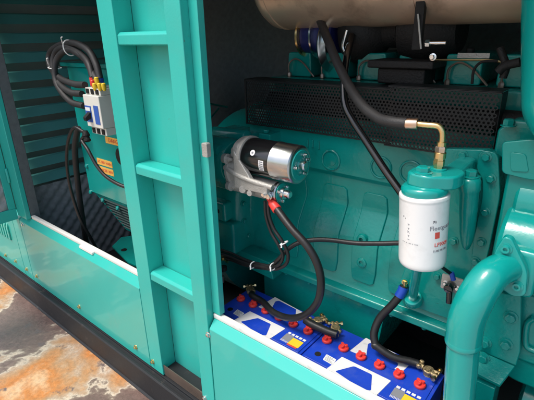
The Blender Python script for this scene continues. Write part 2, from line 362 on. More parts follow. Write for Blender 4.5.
# ---------------------------------------------------------------- alternator
alt = thing('alternator', (-1.95, .70, .16), 'teal alternator with square terminal box behind the left door opening', 'alternator')
bm = nb(); lathe(bm, (-2.45, .72, .82), (1,0,0), [(0, .18), (.04, .27), (.10, .30), (.75, .30), (.80, .33), (.95, .34), (1.02, .42), (1.04, .44), (1.14, .44)], 48); obj('stator_housing', bm, 'engine', alt)
bm = nb(); box(bm, -2.362, -1.75, .25, .62, .845, 1.556); obj('terminal_box', bm, 'engine2', alt, bevel=.006)
bm = nb(); box(bm, -2.405, -1.74, .235, .64, 1.557, 1.578); obj('box_lid', bm, 'engine2', alt, bevel=.004)
for px, py in ((91,192),(118,208),(103,200),(87,166)):
    p = at(px, py, .25); bm = nb(); lathe(bm, p, (0,-1,0), [(-.001, .012), (.006, .012), (.010, .008)], 16); obj('box_screw', bm, 'engine2', alt)
# tapered louvred cover below the box
bm = nb()
T = [(-2.34, .262), (-1.64, .262), (-1.64, .9), (-2.34, .9)]; B = [(-2.08, .285), (-1.66, .285), (-1.66, .9), (-2.08, .9)]
tv = [bm.verts.new((x, y, .8445)) for x, y in T]; bv = [bm.verts.new((x, y, .655)) for x, y in B]
for i in range(4): bm.faces.new((tv[i], tv[(i+1)%4], bv[(i+1)%4], bv[i]))
bm.faces.new(tv[::-1]); bm.faces.new(bv); obj('air_cowl', bm, 'engine', alt, bevel=.006)
for i in range(9):
    t0 = .12 + i*.09; z = .8445 + (.655-.8445)*t0; y = .262+.023*t0
    bm = nb(); prism(bm, [(y-.001, z+.004), (y-.010, z-.002), (y-.008, z-.006), (y+.004, z-.004)], 'X', -2.34+.26*t0+.04, -1.68); obj('cowl_slat', bm, 'fin', alt)
# label plates
def plate(px0, px1, y, body):
    p0, p1 = at(*px0, y), at(*px1, y); c = (p0+p1)/2; w_, h_ = .150, .036
    bm = nb(); prism(bm, [(c.x-w_/2, c.z-h_/2), (c.x+w_/2, c.z-h_/2), (c.x+w_/2, c.z+h_/2), (c.x-w_/2, c.z+h_/2)], 'Y', y-.002, y-.0002)
    o = obj('warning_label', bm, 'labelorange', alt)
    text(body, .0215, Matrix.Translation((c.x, y-.0024, c.z)) @ Matrix.Rotation(R(90), 4, 'X'), 'inkred', 'lettering', o)
plate((95,159), (115,167), .25, 'AC 380V MAIN'); plate((96,167), (117,175), .25, 'DANGER 380V')
bm = nb(); c = at(112,141,.25); prism(bm, [(c.x-.06, c.z-.018), (c.x+.16, c.z-.018), (c.x+.16, c.z+.018), (c.x-.06, c.z+.018)], 'Y', .248, .2498)
o = obj('warning_label', bm, 'labelorange', alt); text('DANGER', .030, Matrix.Translation((c.x+.03, .2474, c.z)) @ Matrix.Rotation(R(90), 4, 'X'), 'inkred', 'lettering', o)
bm = nb(); c = at(124,156,.25); lathe(bm, c, (0,-1,0), [(-.001, .045), (.02, .045), (.022, .038)], 28); obj('gauge_ring', bm, 'iron', alt)
# feet
q = [atz(*p, .345) for p in ((112,246),(121,237),(150,233),(160,275),(128,262))]
bm = nb(); prism(bm, [(p.x, p.y) for p in q], 'Z', .33, .345); obj('mounting_foot', bm, 'engine2', alt, bevel=.003)
c = atz(124,250,.345); bm = nb(); lathe(bm, (c.x, c.y, .3455), (0,0,1), [(0,.02),(.002,.02)], 20); obj('dark_foot_hole', bm, 'iron', alt)  # dark disc standing in for the shade inside the foot's hole
bm = nb(); box(bm, -2.05, -.2, .36, .44, .126, .328); obj('base_beam', bm, 'rail', alt, bevel=.004)
bm = nb(); box(bm, -2.3, -1.7, .50, .95, .346, .52); obj('mounting_pedestal', bm, 'engine', alt, bevel=.01)

# ---------------------------------------------------------------- circuit breaker on its black bracket
by0 = .10
bx0, bx1 = at(81, 87, by0).x, at(96.5, 87, by0).x
bz0, bz1 = at(92, 134, by0).z, at(84, 88, by0).z
cb = thing('circuit_breaker', (-2.08, .2, 1.19), 'ivory moulded-case circuit breaker with black cables beside the teal terminal box', 'breaker')
bm = nb(); box(bm, bx0, bx1, by0, .17, bz0+.035, bz1-.03); obj('case', bm, 'plastic', cb, bevel=.004)
bm = nb(); box(bm, bx0-.0, bx1-.0, .1705, .248, bz0, bz1); obj('base', bm, 'plasticgrey', cb, bevel=.003)
bm = nb(); box(bm, bx0+.006, bx1-.003, by0+.015, .17, bz1-.0295, bz1); obj('terminal_cover', bm, 'plastic', cb, bevel=.002)
bm = nb(); box(bm, bx0+.006, bx1-.003, by0+.015, .17, bz0, bz0+.0345); obj('terminal_cover', bm, 'plastic', cb, bevel=.002)
bw = bx1-bx0
for k in range(3):
    x = bx0+bw*(.2+k*.3)
    for za, zb in ((bz1-.026, bz1-.004), (bz0+.004, bz0+.028)):
        bm = nb(); box(bm, x-bw*.08, x+bw*.08, by0+.011, by0+.0148, za, zb); obj('terminal_recess', bm, 'iron', cb)
bm_ = (bz0+bz1)/2-.008
bm = nb(); box(bm, bx0+.006, bx0+bw*.42, by0-.002, by0-.0003, bm_-.04, bm_+.035); obj('rating_sticker', bm, 'screenblue', cb)
bm = nb(); box(bm, bx0+bw*.6, bx0+bw*.88, by0-.002, by0-.0003, bm_-.045, bm_+.04); obj('rating_sticker', bm, 'screenblue', cb)
bm = nb(); box(bm, bx0+.012, bx0+bw*.38, by0-.004, by0-.0021, bm_+.012, bm_+.028); obj('status_window', bm, 'filter', cb)
bm = nb(); prism(bm, rpoly([(by0-.0021, bm_-.02), (by0-.028, bm_-.032), (by0-.030, bm_-.014), (by0-.0021, bm_+.008)], .004), 'X', bx0+bw*.2, bx0+bw*.38); obj('toggle_lever', bm, 'iron', cb, bevel=.002)
bm = nb(); box(bm, bx1+.004, -1.76, .20, .2485, bz0, bz1+.02); obj('backing_plate', bm, 'liner', cb, bevel=.003)

def cable(name, pts, r, m, label, cat='cable', group=None, **k):
    bm = nb(); tube(bm, [at(*p) for p in pts], r, **k); return solo(name, bm, m, label, cat, group)
def lugcable(name, pts, r, label, cat='cable', group=None, m='black'):
    ps = [p if isinstance(p, Vector) else at(*p) for p in pts]; t = thing(name, ps[0], label, cat, group)
    bm = nb(); tube(bm, ps, r); obj('sheath', bm, m, t); return t, ps
def end_sleeve(t, name, p, q, r, m, L=.03):
    p, q = Vector(p), Vector(q); d = (q-p).normalized(); bm = nb(); lathe(bm, p-d*.003, d, [(0, r), (L, r), (L+.003, r*.92)], 20); return obj(name, bm, m, t)
gl = 'power cables looping over the circuit breaker'
loops = [((85,85,.12),(74,84,.13),(60,78,.16),(50,66,.18),(50,53,.20),(60,45,.20),(74,43,.18),(88,50,.16),(96,64,.15),(100,79,.14)),
         ((82,94,.12),(70,92,.12),(58,82,.15),(53,66,.17),(56,52,.19),(66,47,.19),(78,52,.18),(88,62,.16),(93,78,.14)),
         ((84,106,.12),(70,101,.12),(57,84,.14),(55,66,.16),(60,55,.18),(70,50,.18),(84,58,.17),(90,68,.16),(97,80,.14))]
lab = ['outermost thick black cable of the loop above the circuit breaker', 'middle thick black cable of the loop above the circuit breaker', 'innermost thick black cable of the loop above the circuit breaker']
lugm = ['bluedark', 'red', 'yellow']
for i, pts in enumerate(loops):
    t, ps = lugcable('power_cable', pts, .0155, lab[i], 'cable', gl, 'hose')
    end_sleeve(t, 'lug_sleeve', ps[-1], ps[-1]+Vector((.004,0,-1)), .0165, lugm[i], .035)
# wire lugs
bundle = thing('wire_lug_bundle', at(98,82,.11), 'small yellow and red wire lugs bunched on top of the breaker', 'wire lugs')
for px, py, m_ in ((92,80,'red'),(96,77,'yellow'),(99,83,'yellow'),(103,83,'yellow'),(94,83,'yellow')):
    p = at(px, py, .115); bm = nb(); lathe(bm, p, (.1,0,-1), [(0,.006),(.004,.010),(.024,.010),(.034,.005)], 14); obj('lug', bm, m_, bundle)
for i, (a_, r_, lb) in enumerate((((65.5,48,.150), .030, 'white nylon tie round the top of the cable loop'), ((51,68,.150), .030, 'white nylon tie round the left side of the cable loop'))):
    bm = nb(); p = at(*a_); d = Vector((.9, 0, .15)) if i == 0 else Vector((.1, 0, 1))
    tube(bm, [p + Vector(frame(d)[1])*r_*math.cos(t)+Vector(frame(d)[2])*r_*1.2*math.sin(t)+Vector((0,.02,0)) for t in [k*math.pi/8 for k in range(17)]], .0028, seg=8, n=3)
    tube(bm, [p+Vector((0,-.01,.02)), p+Vector((.015,-.02,.045)), p+Vector((.03,-.02,.05))], .0025, seg=8, n=4)
    solo('cable_tie', bm, 'tie', lb, 'cable tie', 'white nylon ties on the cables')
cable('control_cable', [(87,134,.10),(82,140,.09),(88,150,.08),(97,166,.08),(108,178,.09),(126,187,.12),(150,190,.14)], .0085, 'black', 'black cable with ribbed gland crossing the orange warning labels')
bm = nb(); p = at(86,135,.10); lathe(bm, p, Vector((.35,-.1,-.9)), [(-.02,.012),(0,.018),(.006,.018),(.008,.014),(.02,.014),(.022,.017),(.03,.017),(.034,.011)], 18); solo('cable_gland', bm, 'iron', 'black ribbed cable gland below the circuit breaker', 'cable gland')
cable('drooping_cable', [(84,132,.12),(74,128,.11),(68,142,.10),(67,165,.10),(71,190,.11),(80,218,.13),(93,242,.17),(104,262,.22)], .0088, 'black', 'thin black cable drooping in a bow left of the terminal box')
cable('vertical_cable', [(78,128,.20),(75,150,.22),(78,185,.24),(82,215,.26),(88,255,.30)], .017, 'hose', 'thick straight black cable running down beside the alternator')

# ---------------------------------------------------------------- engine
eng = thing('diesel_engine', (-.7, .75, .30), 'big teal diesel engine with perforated black guard inside the canopy', 'engine')
E = lambda n, bm, m='engine', **k: obj(n, bm, m, eng, **k)
bm = nb()
prof = [(.95, 1.40), (.47, 1.40), (.47, 1.365), (.428, 1.355), (.428, 1.205), (.444, 1.188), (.446, 1.085), (.440, 1.07), (.392, .985), (.385, .965), (.385, .79), (.378, .775), (.352, .768), (.348, .764), (.348, .742), (.352, .738), (.42, .738), (.95, .738)]
prism(bm, prof, 'X', -1.22, .05); E('engine_block', bm, bevel=.004, segs=2)
# raised casting panels following the block's profile
pp = [(.444, 1.160), (.446, 1.085), (.440, 1.07), (.392, .985), (.385, .965), (.385, .83)]
def cast_panel(x0, x1):
    bm = nb(); rows = []
    pth = [(.4445,1.150),(.4450,1.142),(.4455,1.10)] + pp[1:-1] + [(.385,.86),(.385,.82),(.385,.812)]
    n = len(pth)
    for i, (y, z) in enumerate(pth):
        ins = .018 if i in (0, n-1) else (.006 if i in (1, n-2) else 0)
        nrm = Vector((0,-.87,.5)) if 3 <= i <= 5 else Vector((0,-1,0))
        h = nrm*.0065
        rows.append([Vector((x0+ins, y+.001, z)), Vector((x0+ins+.003, y, z))+h, Vector((x1-ins-.003, y, z))+h, Vector((x1-ins, y+.001, z))])
    V = [[bm.verts.new(p) for p in r] for r in rows]
    for r, s in zip(V, V[1:]):
        for k in range(3): bm.faces.new((r[k], r[k+1], s[k+1], s[k]))
    bm.faces.new(V[0]); bm.faces.new(V[-1][::-1])
    E('casting_panel', bm, bevel=.0022)
for a, b in ((283,308),(323,349),(363,390),(403,430)): cast_panel(at(a, 188, .444).x, at(b, 192, .444).x)
# core plugs
for px, py in ((331,160),(381,167.5),(411,172)):
    p = at(px, py, .428); bm = nb(); lathe(bm, p, (0,-1,0), [(-.001, .041), (.004, .040), (.006, .037), (.005, .034), (-.004, .032), (-.006, .028), (.001, .022), (.003, .001)], 36); E('core_plug', bm)
# threaded bosses
for px, py in ((362.5,239),(362.5,262)):
    p = at(px, py, .385); bm = nb(); lathe(bm, p, (0,-1,0), [(-.002, .021), (.010, .019), (.012, .016), (.012, .009), (-.004, .008)], 24); E('threaded_boss', bm)
# small studs along upper face, left of plugs
for px, py in ((308,143),(313,143.5),(319,145)):
    p = at(px, py, .428); bm = nb(); box(bm, p.x-.004, p.x+.004, .424, .427+.003, p.z-.016, p.z+.016); box(bm, p.x-.003, p.x+.003, .421, .4245, p.z-.014, p.z+.014); E('cast_rib', bm, bevel=.001)
for k in range(7):
    p = at(318+k*15, 268+k*7.2, .385)
for x in (-1.1, -.98, -.86, -.74, -.62, -.50, -.38, -.26):
    bm = nb(); hexbolt(bm, (x, .365, .7372), (0,0,-1), .008, .008); E('pan_bolt', bm)
# oil pan and lower skirt
bm = nb(); x0 = at(266,295,.40).x; x1 = at(379,330,.40).x
prism(bm, rpoly([(x0, .50), (x1, .50), (x1+.02, .70), (x1+.05, .7375), (x0, .7375)], .02), 'Y', .39, .9); E('oil_pan', bm, bevel=.006)
bm = nb(); box(bm, -1.2, .04, .70, .9, .40, .7375); E('sump', bm, 'iron', bevel=.01)  # coloured dark to stand for the shade in the gap under the ledge
# perforated guard
def perforated(x0, x1, z0, z1, y, pitch=.0118, hole=.0040, th=.0016):
    bm = nb(); dz = pitch*math.sqrt(3)/2; nx = int((x1-x0)/pitch); nz = int((z1-z0)/dz); vd = {}
    def V(p):
        k = (round(p[0]*2e4), round(p[1]*2e4))
        if k not in vd: vd[k] = bm.verts.new((p[0], y, p[1]))
        return vd[k]
    R0 = pitch/math.sqrt(3)
    for j in range(nz):
        for i in range(nx):
            cx = x0+(i+.5+(.5 if j % 2 else 0))*pitch*(x1-x0)/(nx*pitch+pitch*.5); cz = z0+(j+.5)*dz*(z1-z0)/(nz*dz)
            o_ = [V((cx+R0*math.sin(k*math.pi/3), cz+R0*math.cos(k*math.pi/3))) for k in range(6)]
            h_ = [bm.verts.new((cx+hole*math.sin(k*math.pi/3), y, cz+hole*math.cos(k*math.pi/3))) for k in range(6)]
            for k in range(6):
                try: bm.faces.new((o_[k], o_[(k+1)%6], h_[(k+1)%6], h_[k]))
                except ValueError: pass
    return bm
g = tag(thing('tmp', (0,0,0), None, None), None); bpy.data.objects.remove(g)
gl_ = at(247, 100, .408).x; gr_ = at(497, 115, .388).x
bm = perforated(gl_, -.575, 1.352, 1.520, .408); o = E('perforated_guard', bm, 'guard', smooth=False); s_ = o.modifiers.new('solid', 'SOLIDIFY'); s_.thickness = .0015
bm = perforated(-.585, gr_, 1.352, 1.532, .388); o = E('perforated_guard', bm, 'guard', smooth=False); s_ = o.modifiers.new('solid', 'SOLIDIFY'); s_.thickness = .0015
bm = nb(); box(bm, gl_-.007, -.576, .404, .412, 1.521, 1.527); box(bm, gl_-.007, -.576, .404, .50, 1.5275, 1.5295); box(bm, gl_-.007, -.576, .404, .411, 1.347, 1.351); box(bm, gl_-.0085, gl_-.0005, .404, .411, 1.347, 1.527); E('guard_frame', bm, 'guard', bevel=.001)
bm = nb(); box(bm, -.59, gr_+.004, .384, .391, 1.533, 1.537); box(bm, -.59, gr_+.004, .384, .47, 1.5375, 1.5395); box(bm, -.59, gr_+.004, .384, .391, 1.347, 1.351); box(bm, gr_+.0045, gr_+.006, .386, .45, 1.347, 1.537); E('guard_frame', bm, 'guard', bevel=.001)
# cylinder head and exhaust manifold behind the guard
bm = nb(); box(bm, -1.17, .0, .50, .92, 1.401, 1.53); E('cylinder_head', bm, 'engine', bevel=.008)
bm = nb()
rcyl(bm, (-1.12, .455, 1.45), (-.2, .455, 1.45), .032)
for k in range(6): cyl(bm, (-1.05+k*.15, .455, 1.45), (-1.05+k*.15, .51, 1.45), .026)
E('exhaust_manifold', bm, 'iron')
for k in range(6):
    x = -1.115+k*.158
    bm = nb(); prism(bm, rpoly([(x, 1.5315), (x+.115, 1.5315), (x+.112, 1.625), (x+.003, 1.625)], .012), 'Y', .56, .84); o = E('rocker_cover', bm, 'engine', bevel=.006)
    bm = nb(); rcyl(bm, (x+.056, .62, 1.6255), (x+.056, .62, 1.64), .013); obj('cover_bolt', bm, 'iron', o)
    bm = nb(); tube(bm, [(x+.02, .545, 1.532), (x+.022, .54, 1.58), (x+.05, .545, 1.60), (x+.085, .55, 1.585), (x+.125, .545, 1.55), (x+.14, .545, 1.535)], .0035, seg=8); E('fuel_line', bm, 'kick')
    bm = nb(); lathe(bm, (x+.02, .545, 1.5315), (0,0,1), [(0,.009),(.012,.009),(.018,.005)], 6); E('line_nut', bm, 'kick')
# pipe lying over the head at the right and clamp bolts
bm = nb(); tube(bm, [at(434,60,.5), at(470,60,.5), at(497,61,.5), at(510,68,.5)], .0035, seg=8); E('fuel_line', bm, 'copper')
bm = nb(); tube(bm, [at(472,84,.45), at(474,70,.45), at(482,62,.46), at(498,61,.47)], .004, seg=8); E('fuel_line', bm, 'iron')
bm = nb(); box(bm, at(458,55,.56).x, at(490,55,.56).x, .556, .5598, at(470,58,.56).z, at(470,53,.56).z); E('cover_nameplate', bm, 'cast')
bm = nb(); tube(bm, [at(498,72,.42), at(505,66,.42), at(520,62,.42)], .012); tube(bm, [at(500,48,.44), at(506,66,.43), at(503,78,.43)], .010); E('black_fitting', bm, 'iron')
# flange plate carrying filter head, with bolts
pl = [at(px, py, .36) for px, py in ((438,149),(490,150),(499,158),(499,196),(488,250),(478,292),(455,322),(399,302),(399,284),(407,262),(440,240))]
bm = nb(); prism(bm, rpoly([(p.x, p.z) for p in pl], .03), 'Y', .362, .43); E('cover_plate', bm, bevel=.004)
pl2 = [at(px, py, .345) for px, py in ((479,150),(498,153),(500,196),(489,250),(478,290),(468,290),(473,240),(482,198),(482,178),(476,170))]
bm = nb(); prism(bm, rpoly([(p.x, p.z) for p in pl2], .02), 'Y', .347, .3615); E('plate_rim', bm, bevel=.003)
for px, py, y in ((463,155,.362),(486.5,157,.347),(491,178.5,.347),(485.5,212,.347),(481.5,242,.347),(475.5,261,.347),(454,241,.362),(437.5,276,.362)):
    bm = nb(); hexbolt(bm, at(px, py, y), (0,-1,0), .0105, .010); E('plate_bolt', bm)
bm = nb(); hexbolt(bm, at(405,283,.362), (0,-1,0), .013, .012); E('ground_bolt', bm)
# tower beside the filter
tz = 1.385; tp = at(470,178,.27)
bm = nb(); lathe(bm, (tp.x, .27, tp.z+.004), (.09,0,-1), [(0,.018),(.004,.024),(.012,.028),(.035,.028),(.042,.0245),(.09,.0235),(.16,.020),(.19,.016),(.210,.009),(.216,.002)], 28); E('filter_tower', bm)
bm = nb(); prism(bm, [(.275, tp.z-.012), (.365, tp.z-.012), (.365, tp.z-.20), (.285, tp.z-.185)], 'X', tp.x-.007, tp.x+.012); E('tower_web', bm, bevel=.004)
bm = nb(); hexbolt(bm, (tp.x, .27, tp.z+.004), (0,0,1), .0165, .016); E('tower_plug', bm)
# oil filter
fx = (at(419.3,230,.13)).x; fy = .13; fr = .0625
ztop = at(398,187,.13).z; zbot = at(420,274.5,.07).z
fl = obj('oil_filter', lathe(nb(), (fx, fy, ztop), (0,0,-1), [(0, fr*.80), (.0, fr*.93), (.0015, fr*.985), (.006, fr), (.010, fr), (.011, fr*.99), (.016, fr*.99), (.018, fr*.985), (ztop-zbot-.020, fr*.975), (ztop-zbot-.012, fr*.965), (ztop-zbot-.005, fr*.93), (ztop-zbot-.001, fr*.86), (ztop-zbot, fr*.7), (ztop-zbot-.004, .01)], 64), 'filter', eng)
fl['label'] = 'white spin-on oil filter with grey and red lettering'
camang = math.atan2(CAM.y-fy, CAM.x-fx)
def ftext(body, size, ang, z, m, nm='lettering'): text(body, size, None, m, nm, fl, wrap=((fx, fy, z), fr*.982, camang+R(ang)))
zc = (ztop+zbot)/2
ftext('Fleetguard', .017, 49, zc+.024, 'inkgrey'); ftext('(R)', .008, 27, zc+.042, 'ink')
ftext('LF9009', .015, 49, zc-.022, 'inkred'); ftext('LUBE FILTER', .008, 46, zc-.038, 'inkgrey')
bm = nb()
for k in range(6):
    a0_, a1_ = camang+R(29+k*2), camang+R(31+k*2)
    q = fr*.982+.0006
    bm.faces.new([bm.verts.new((fx+math.cos(a)*q, fy+math.sin(a)*q, z)) for a, z in ((a0_, zc-.004), (a1_, zc-.004), (a1_, zc+.013), (a0_, zc+.013))])
obj('red_square', bm, 'inkred', fl, smooth=False)
ftext('• ,', .012, -46, zc+.048, 'ink')
for k, (dz, s) in enumerate(((.030,'>'),(.020,'v'),(.010,'>.'),(.0,'v'),(-.010,'~'))): ftext(s, .010, -33, zc+dz, 'inkgrey')
ftext('- - -  -- - ---', .010, -30, zc-.020, 'inkgrey')
def tilt(o, pivot, ang):
    T = Matrix.Translation(pivot) @ Matrix.Rotation(ang, 4, 'Y') @ Matrix.Translation(-pivot)
    b_ = BASE.get(o.name, Vector()); o.data.transform(Matrix.Translation(-b_) @ T @ Matrix.Translation(b_))
    for c in [q for q in bpy.data.objects if q.parent == o]: tilt(c, pivot, ang)
# filter head
bm = nb(); lathe(bm, (fx, fy, ztop-.001), (0,0,1), [(0, fr*.80), (.002, fr*.90), (.012, fr*.93), (.018, fr*.90), (.024, fr*.80), (.027, fr*.5)], 48)
fh = E('filter_head', bm, 'engine2')
for o in (fl, fh): tilt(o, Vector((fx, fy, ztop+.02)), R(-4.5))
hz0, hz1 = ztop+.020, ztop+.056
bm = nb(); prism(bm, rpoly([(fx-.042, fy-.028), (fx+.015, fy-.044), (fx+.078, fy-.002), (fx+.082, fy+.06), (fx+.045, .215), (fx-.005, .20), (fx-.042, fy+.03)], .022), 'Z', hz0, hz1); E('filter_bracket', bm, 'engine2', bevel=.007, segs=3)
bm = nb(); box(bm, fx+.010, fx+.060, .19, .365, hz0-.01, hz1-.008); E('filter_arm', bm, 'engine2', bevel=.01)
p = at(425,163,.10); bm = nb(); lathe(bm, (fx-.004, fy-.012, hz1-.001), (0,0,1), [(0,.024),(.003,.024),(.004,.020)], 24); lathe(bm, (fx-.004, fy-.012, hz1+.003), (0,0,1), [(0,.017),(.010,.017),(.013,.013)], 6); E('head_plug', bm, 'engine2')
# brass hose fitting
fp = Vector((fx+.018, fy+.035, hz1)); 
bm = nb(); lathe(bm, fp, (0,0,1), [(-.001,.020),(.003,.020),(.004,.016)], 24); E('fitting_seat', bm, 'engine2')
ft = thing('hose_fitting', fp+Vector((0,0,.004)), 'yellow brass elbow fitting with copper crimp on top of the filter head', 'fitting')
zz = fp.z+.004
bm = nb(); lathe(bm, (fp.x, fp.y, zz), (0,0,1), [(0,.012),(.006,.012),(.0065,.014),(.020,.014),(.0205,.0125),(.026,.0125)], 6); lathe(bm, (fp.x, fp.y, zz+.026), (0,0,1), [(0,.0145),(.014,.0145),(.016,.012)], 24); obj('adapter', bm, 'brass', ft)
bm = nb(); lathe(bm, (fp.x, fp.y, zz+.0425), (0,0,1), [(0,.0135),(.012,.0135),(.014,.012)], 6); obj('swivel_nut', bm, 'crimp', ft)
bm = nb(); lathe(bm, (fp.x, fp.y, zz+.057), (0,0,1), [(0,.0115),(.010,.0115)], 24); obj('collar', bm, 'brass', ft)
e0 = Vector((fp.x, fp.y, zz+.066)); e3 = at(418,124,fp.y-.005); e2 = Vector((e3.x+.02, e3.y, e3.z))
bm = nb(); tube(bm, [e0, e0+Vector((0,0,.012)), Vector((e0.x-.003, e0.y, e2.z-.012)), Vector((e0.x-.014, e0.y-.001, e2.z-.001)), e2+Vector((.004,0,0)), e3], .0078, n=8); obj('elbow_tube', bm, 'brass', ft)
h0 = at(402,123.5,fp.y-.008); bm = nb(); rcyl(bm, e3, h0, .0135, .0015); obj('crimp_ferrule', bm, 'crimp', ft)
ih = [h0+(e3-h0)*.3] + [at(*p) for p in ((392,122,.16),(378,118,.18),(362,105,.22),(349,86,.28),(337,62,.34),(328,40,.40),(322,25,.46),(316,10,.5))]
bm = nb(); tube(bm, ih, .0148); solo('oil_hose', bm, 'hose', 'thick matt black rubber hose curving down to the brass fitting', 'hose')
bm = nb(); tube(bm, [at(*p) for p in ((352,36,.50),(347,56,.42),(344,80,.37),(345,104,.34),(353,121,.33),(368,144,.32),(385,170,.30),(402,194,.28),(410,206,.28))], .0125, n=8); solo('drain_pipe', bm, 'gloss', 'shiny black steel pipe bending behind the white filter', 'pipe')
# pipe and boss below filter
q = at(413,298,.34); bm = nb(); lathe(bm, q, (0,-.55,.83), [(-.02,.030),(0,.030),(.006,.028),(.008,.024),(.006,.016)], 32); E('boss_ring', bm, 'engine2')
bm = nb(); tube(bm, [q+Vector((0,0,.0)), at(414,288,.30), at(416,276,.26), at(418,262,.22)], .0155); E('drain_tube', bm, 'engine2')
q = at(437,276,.36)
# sensor bracket
p = at(449,279,.34)
bm = nb(); prism(bm, rpoly([(p.x-.018, p.z-.030), (p.x+.045, p.z-.034), (p.x+.045, p.z+.020), (p.x-.018, p.z+.020)], .004), 'Y', .325, .330); E('sensor_bracket', bm, 'cast')
bm = nb(); hexbolt(bm, (p.x-.005, .325, p.z-.008), (0,-1,0), .006, .008); hexbolt(bm, (p.x+.032, .325, p.z-.012), (0,-1,0), .006, .008); E('bracket_screw', bm, 'steel')
bm = nb(); rcyl(bm, (p.x+.013, .323, p.z-.006), (p.x+.013, .293, p.z-.010), .014); rcyl(bm, (p.x+.013, .31, p.z-.004), (p.x+.02, .30, p.z-.06), .009); E('sensor', bm, 'gloss')
sc = [at(436,262,.20), at(443,268,.26), at(450,273,.295), at(453,275,.30)]
bm = nb(); tube(bm, sc, .0055); E('sensor_lead', bm, 'black')
bm = nb(); cyl(bm, at(451.5,272.5,.297), at(453.5,280,.297), .0075); E('lead_sleeve', bm, 'bluedark')

# ---------------------------------------------------------------- water pump housings, big pipes on the right
gx = at(501.5, 200, .30).x
bm = nb(); prism(bm, rpoly([(gx, 1.37), (gx, .80), (-.10, .72), (.15, .72), (.15, 1.37)], .03), 'Y', .30, .60); E('gear_case', bm, bevel=.01)
cx_ = at(534,230,.20)
p1 = at(500,192,.26); p2 = at(500,228,.26)
bm = nb(); lathe(bm, (-.18, .37, p1.z-.04), (1,0,0), [(0,.06),(.004,.078),(.012,.085),(.4,.085)], 40); E('pump_shoulder', bm, 'engine2')
bm = nb(); lathe(bm, (-.19, .33, p2.z-.065), (1,0,0), [(0,.085),(.004,.112),(.015,.122),(.4,.122)], 48); E('pump_housing', bm, 'engine2')
q0 = [at(px, py, .30) for px, py in ((503,141),(534,138),(560,142),(560,182),(527,178),(503,172))]
bm = nb(); prism(bm, rpoly([(p.x, p.z) for p in q0], .012), 'Y', .285, .2995); E('cover_face', bm, bevel=.004)
a_ = [at(px, py, .285) for px, py in ((510,152),(526,154),(529,172),(511,171))]
bm = nb(); prism(bm, rpoly([(p.x, p.z) for p in a_], .008), 'Y', .282, .2848); E('cover_pad', bm, bevel=.002)
bm = nb(); prism(bm, [(-.262, 1.36), (-.262, 1.44), (-.225, 1.47), (.1, 1.47), (.1, 1.36)], 'Y', .38, .6); E('thermostat_base', bm, bevel=.01)
bm = nb(); hexbolt(bm, at(508,126,.37)+Vector((0,0,-.0)), (0,0,1), .014, .016); E('housing_bolt', bm)
# vertical elbow at top right
pp_ = []
for py_ in (-90, -60, -30, 0, 30, 60, 90):
    c_ = at(519.5, py_, .25); pp_.append(Vector((c_.x+.077, .26, c_.z)))
e_ = pp_[-1]; pp_ += [e_+Vector((.008,0,-.03)), e_+Vector((.035,0,-.062)), e_+Vector((.085,0,-.085)), e_+Vector((.16,0,-.09)), e_+Vector((.32,0,-.09))]
bm = nb(); tube(bm, pp_, .074, seg=40, n=10); E('inlet_pipe', bm, 'engine2')
# triangular flange and lower coolant elbow
fc = at(509,262,.17)
fpts = [at(px, py, .17) for px, py in ((504,236),(512,238),(528,272),(526,296),(512,296),(494,282),(494,252))]
bm = nb(); prism(bm, rpoly([(p.x, p.z) for p in fpts], .018), 'Y', .165, .190); E('pipe_flange', bm, 'engine2', bevel=.004)
bm = nb(); box(bm, at(497,245,.2).x, at(545,245,.2).x, .1905, .33, fc.z-.10, fc.z+.03); E('pump_neck', bm, 'engine2', bevel=.015)
for px, py in ((506,248.5),(517,286)):
    bm = nb(); socket(bm, at(px, py, .165), (0,-1,0), .0095, .010); E('socket_bolt', bm, 'engine2')
ck = at(503,268,.165)
path = [ck+Vector((.01,.02,0)), at(497,271,.145), at(487,280,.115), at(476,297,.09), at(467,318,.078), at(463,342,.075)]
bm = nb(); tube(bm, path, lambda t: .0375+.006*min(1, t*1.6), seg=40, n=12); lp = path[-1]
E('coolant_elbow', bm, 'engine2')
dn = (at(458.5,400,.075)-lp); dn.x = 0 if abs(dn.x) < .02 else dn.x
bm = nb(); lathe(bm, lp+Vector((0,0,.01)), (.075,0,-1), [(0,.0435),(.008,.0448),(.014,.0435),(.018,.0395),(.50,.0395)], 40); E('coolant_pipe', bm, 'engine2')
# engine mount bracket and lower right castings
bq = [at(px, py, .25) for px, py in ((476,290),(521,296),(520,352),(516,366),(478,350))]
bm = nb(); prism(bm, [(p.x, p.z) for p in bq], 'Y', .25, .262); E('mount_bracket', bm, bevel=.003)
p0, p1 = at(474,348,.25), at(515,366,.25); p2, p3 = at(500,385,.19), at(474,372,.19)
bm = nb(); vs = [bm.verts.new(p) for p in (p0, p1, p2, p3)] + [bm.verts.new(p+Vector((0,.004,-.012))) for p in (p0, p1, p2, p3)]
for f in ((0,1,2,3),(7,6,5,4),(0,4,5,1),(1,5,6,2),(2,6,7,3),(3,7,4,0)): bm.faces.new([vs[i] for i in f])
E('bracket_lip', bm, bevel=.002)
bm = nb(); a = at(474,374,.20); b = at(496,386,.20); box(bm, a.x, b.x, .195, .30, .40, a.z-.015); E('bracket_leg', bm, bevel=.003)
for px, py in ((511,317),(506,344),(483,357),(485,342)):
    bm = nb(); hexbolt(bm, at(px, py, .25 if py < 350 else .235), (0,-1,0), .0135, .012); E('mount_bolt', bm)
bm = nb(); a = at(521,300,.30); box(bm, a.x-.02, a.x+.4, .29, .5, at(521,362,.29).z, at(521,292,.29).z); E('front_casting', bm, bevel=.012)
bm = nb(); tube(bm, [at(534,318,.283), at(527,325,.285), at(526,345,.285), at(536,352,.283)], .008); E('casting_rib', bm)
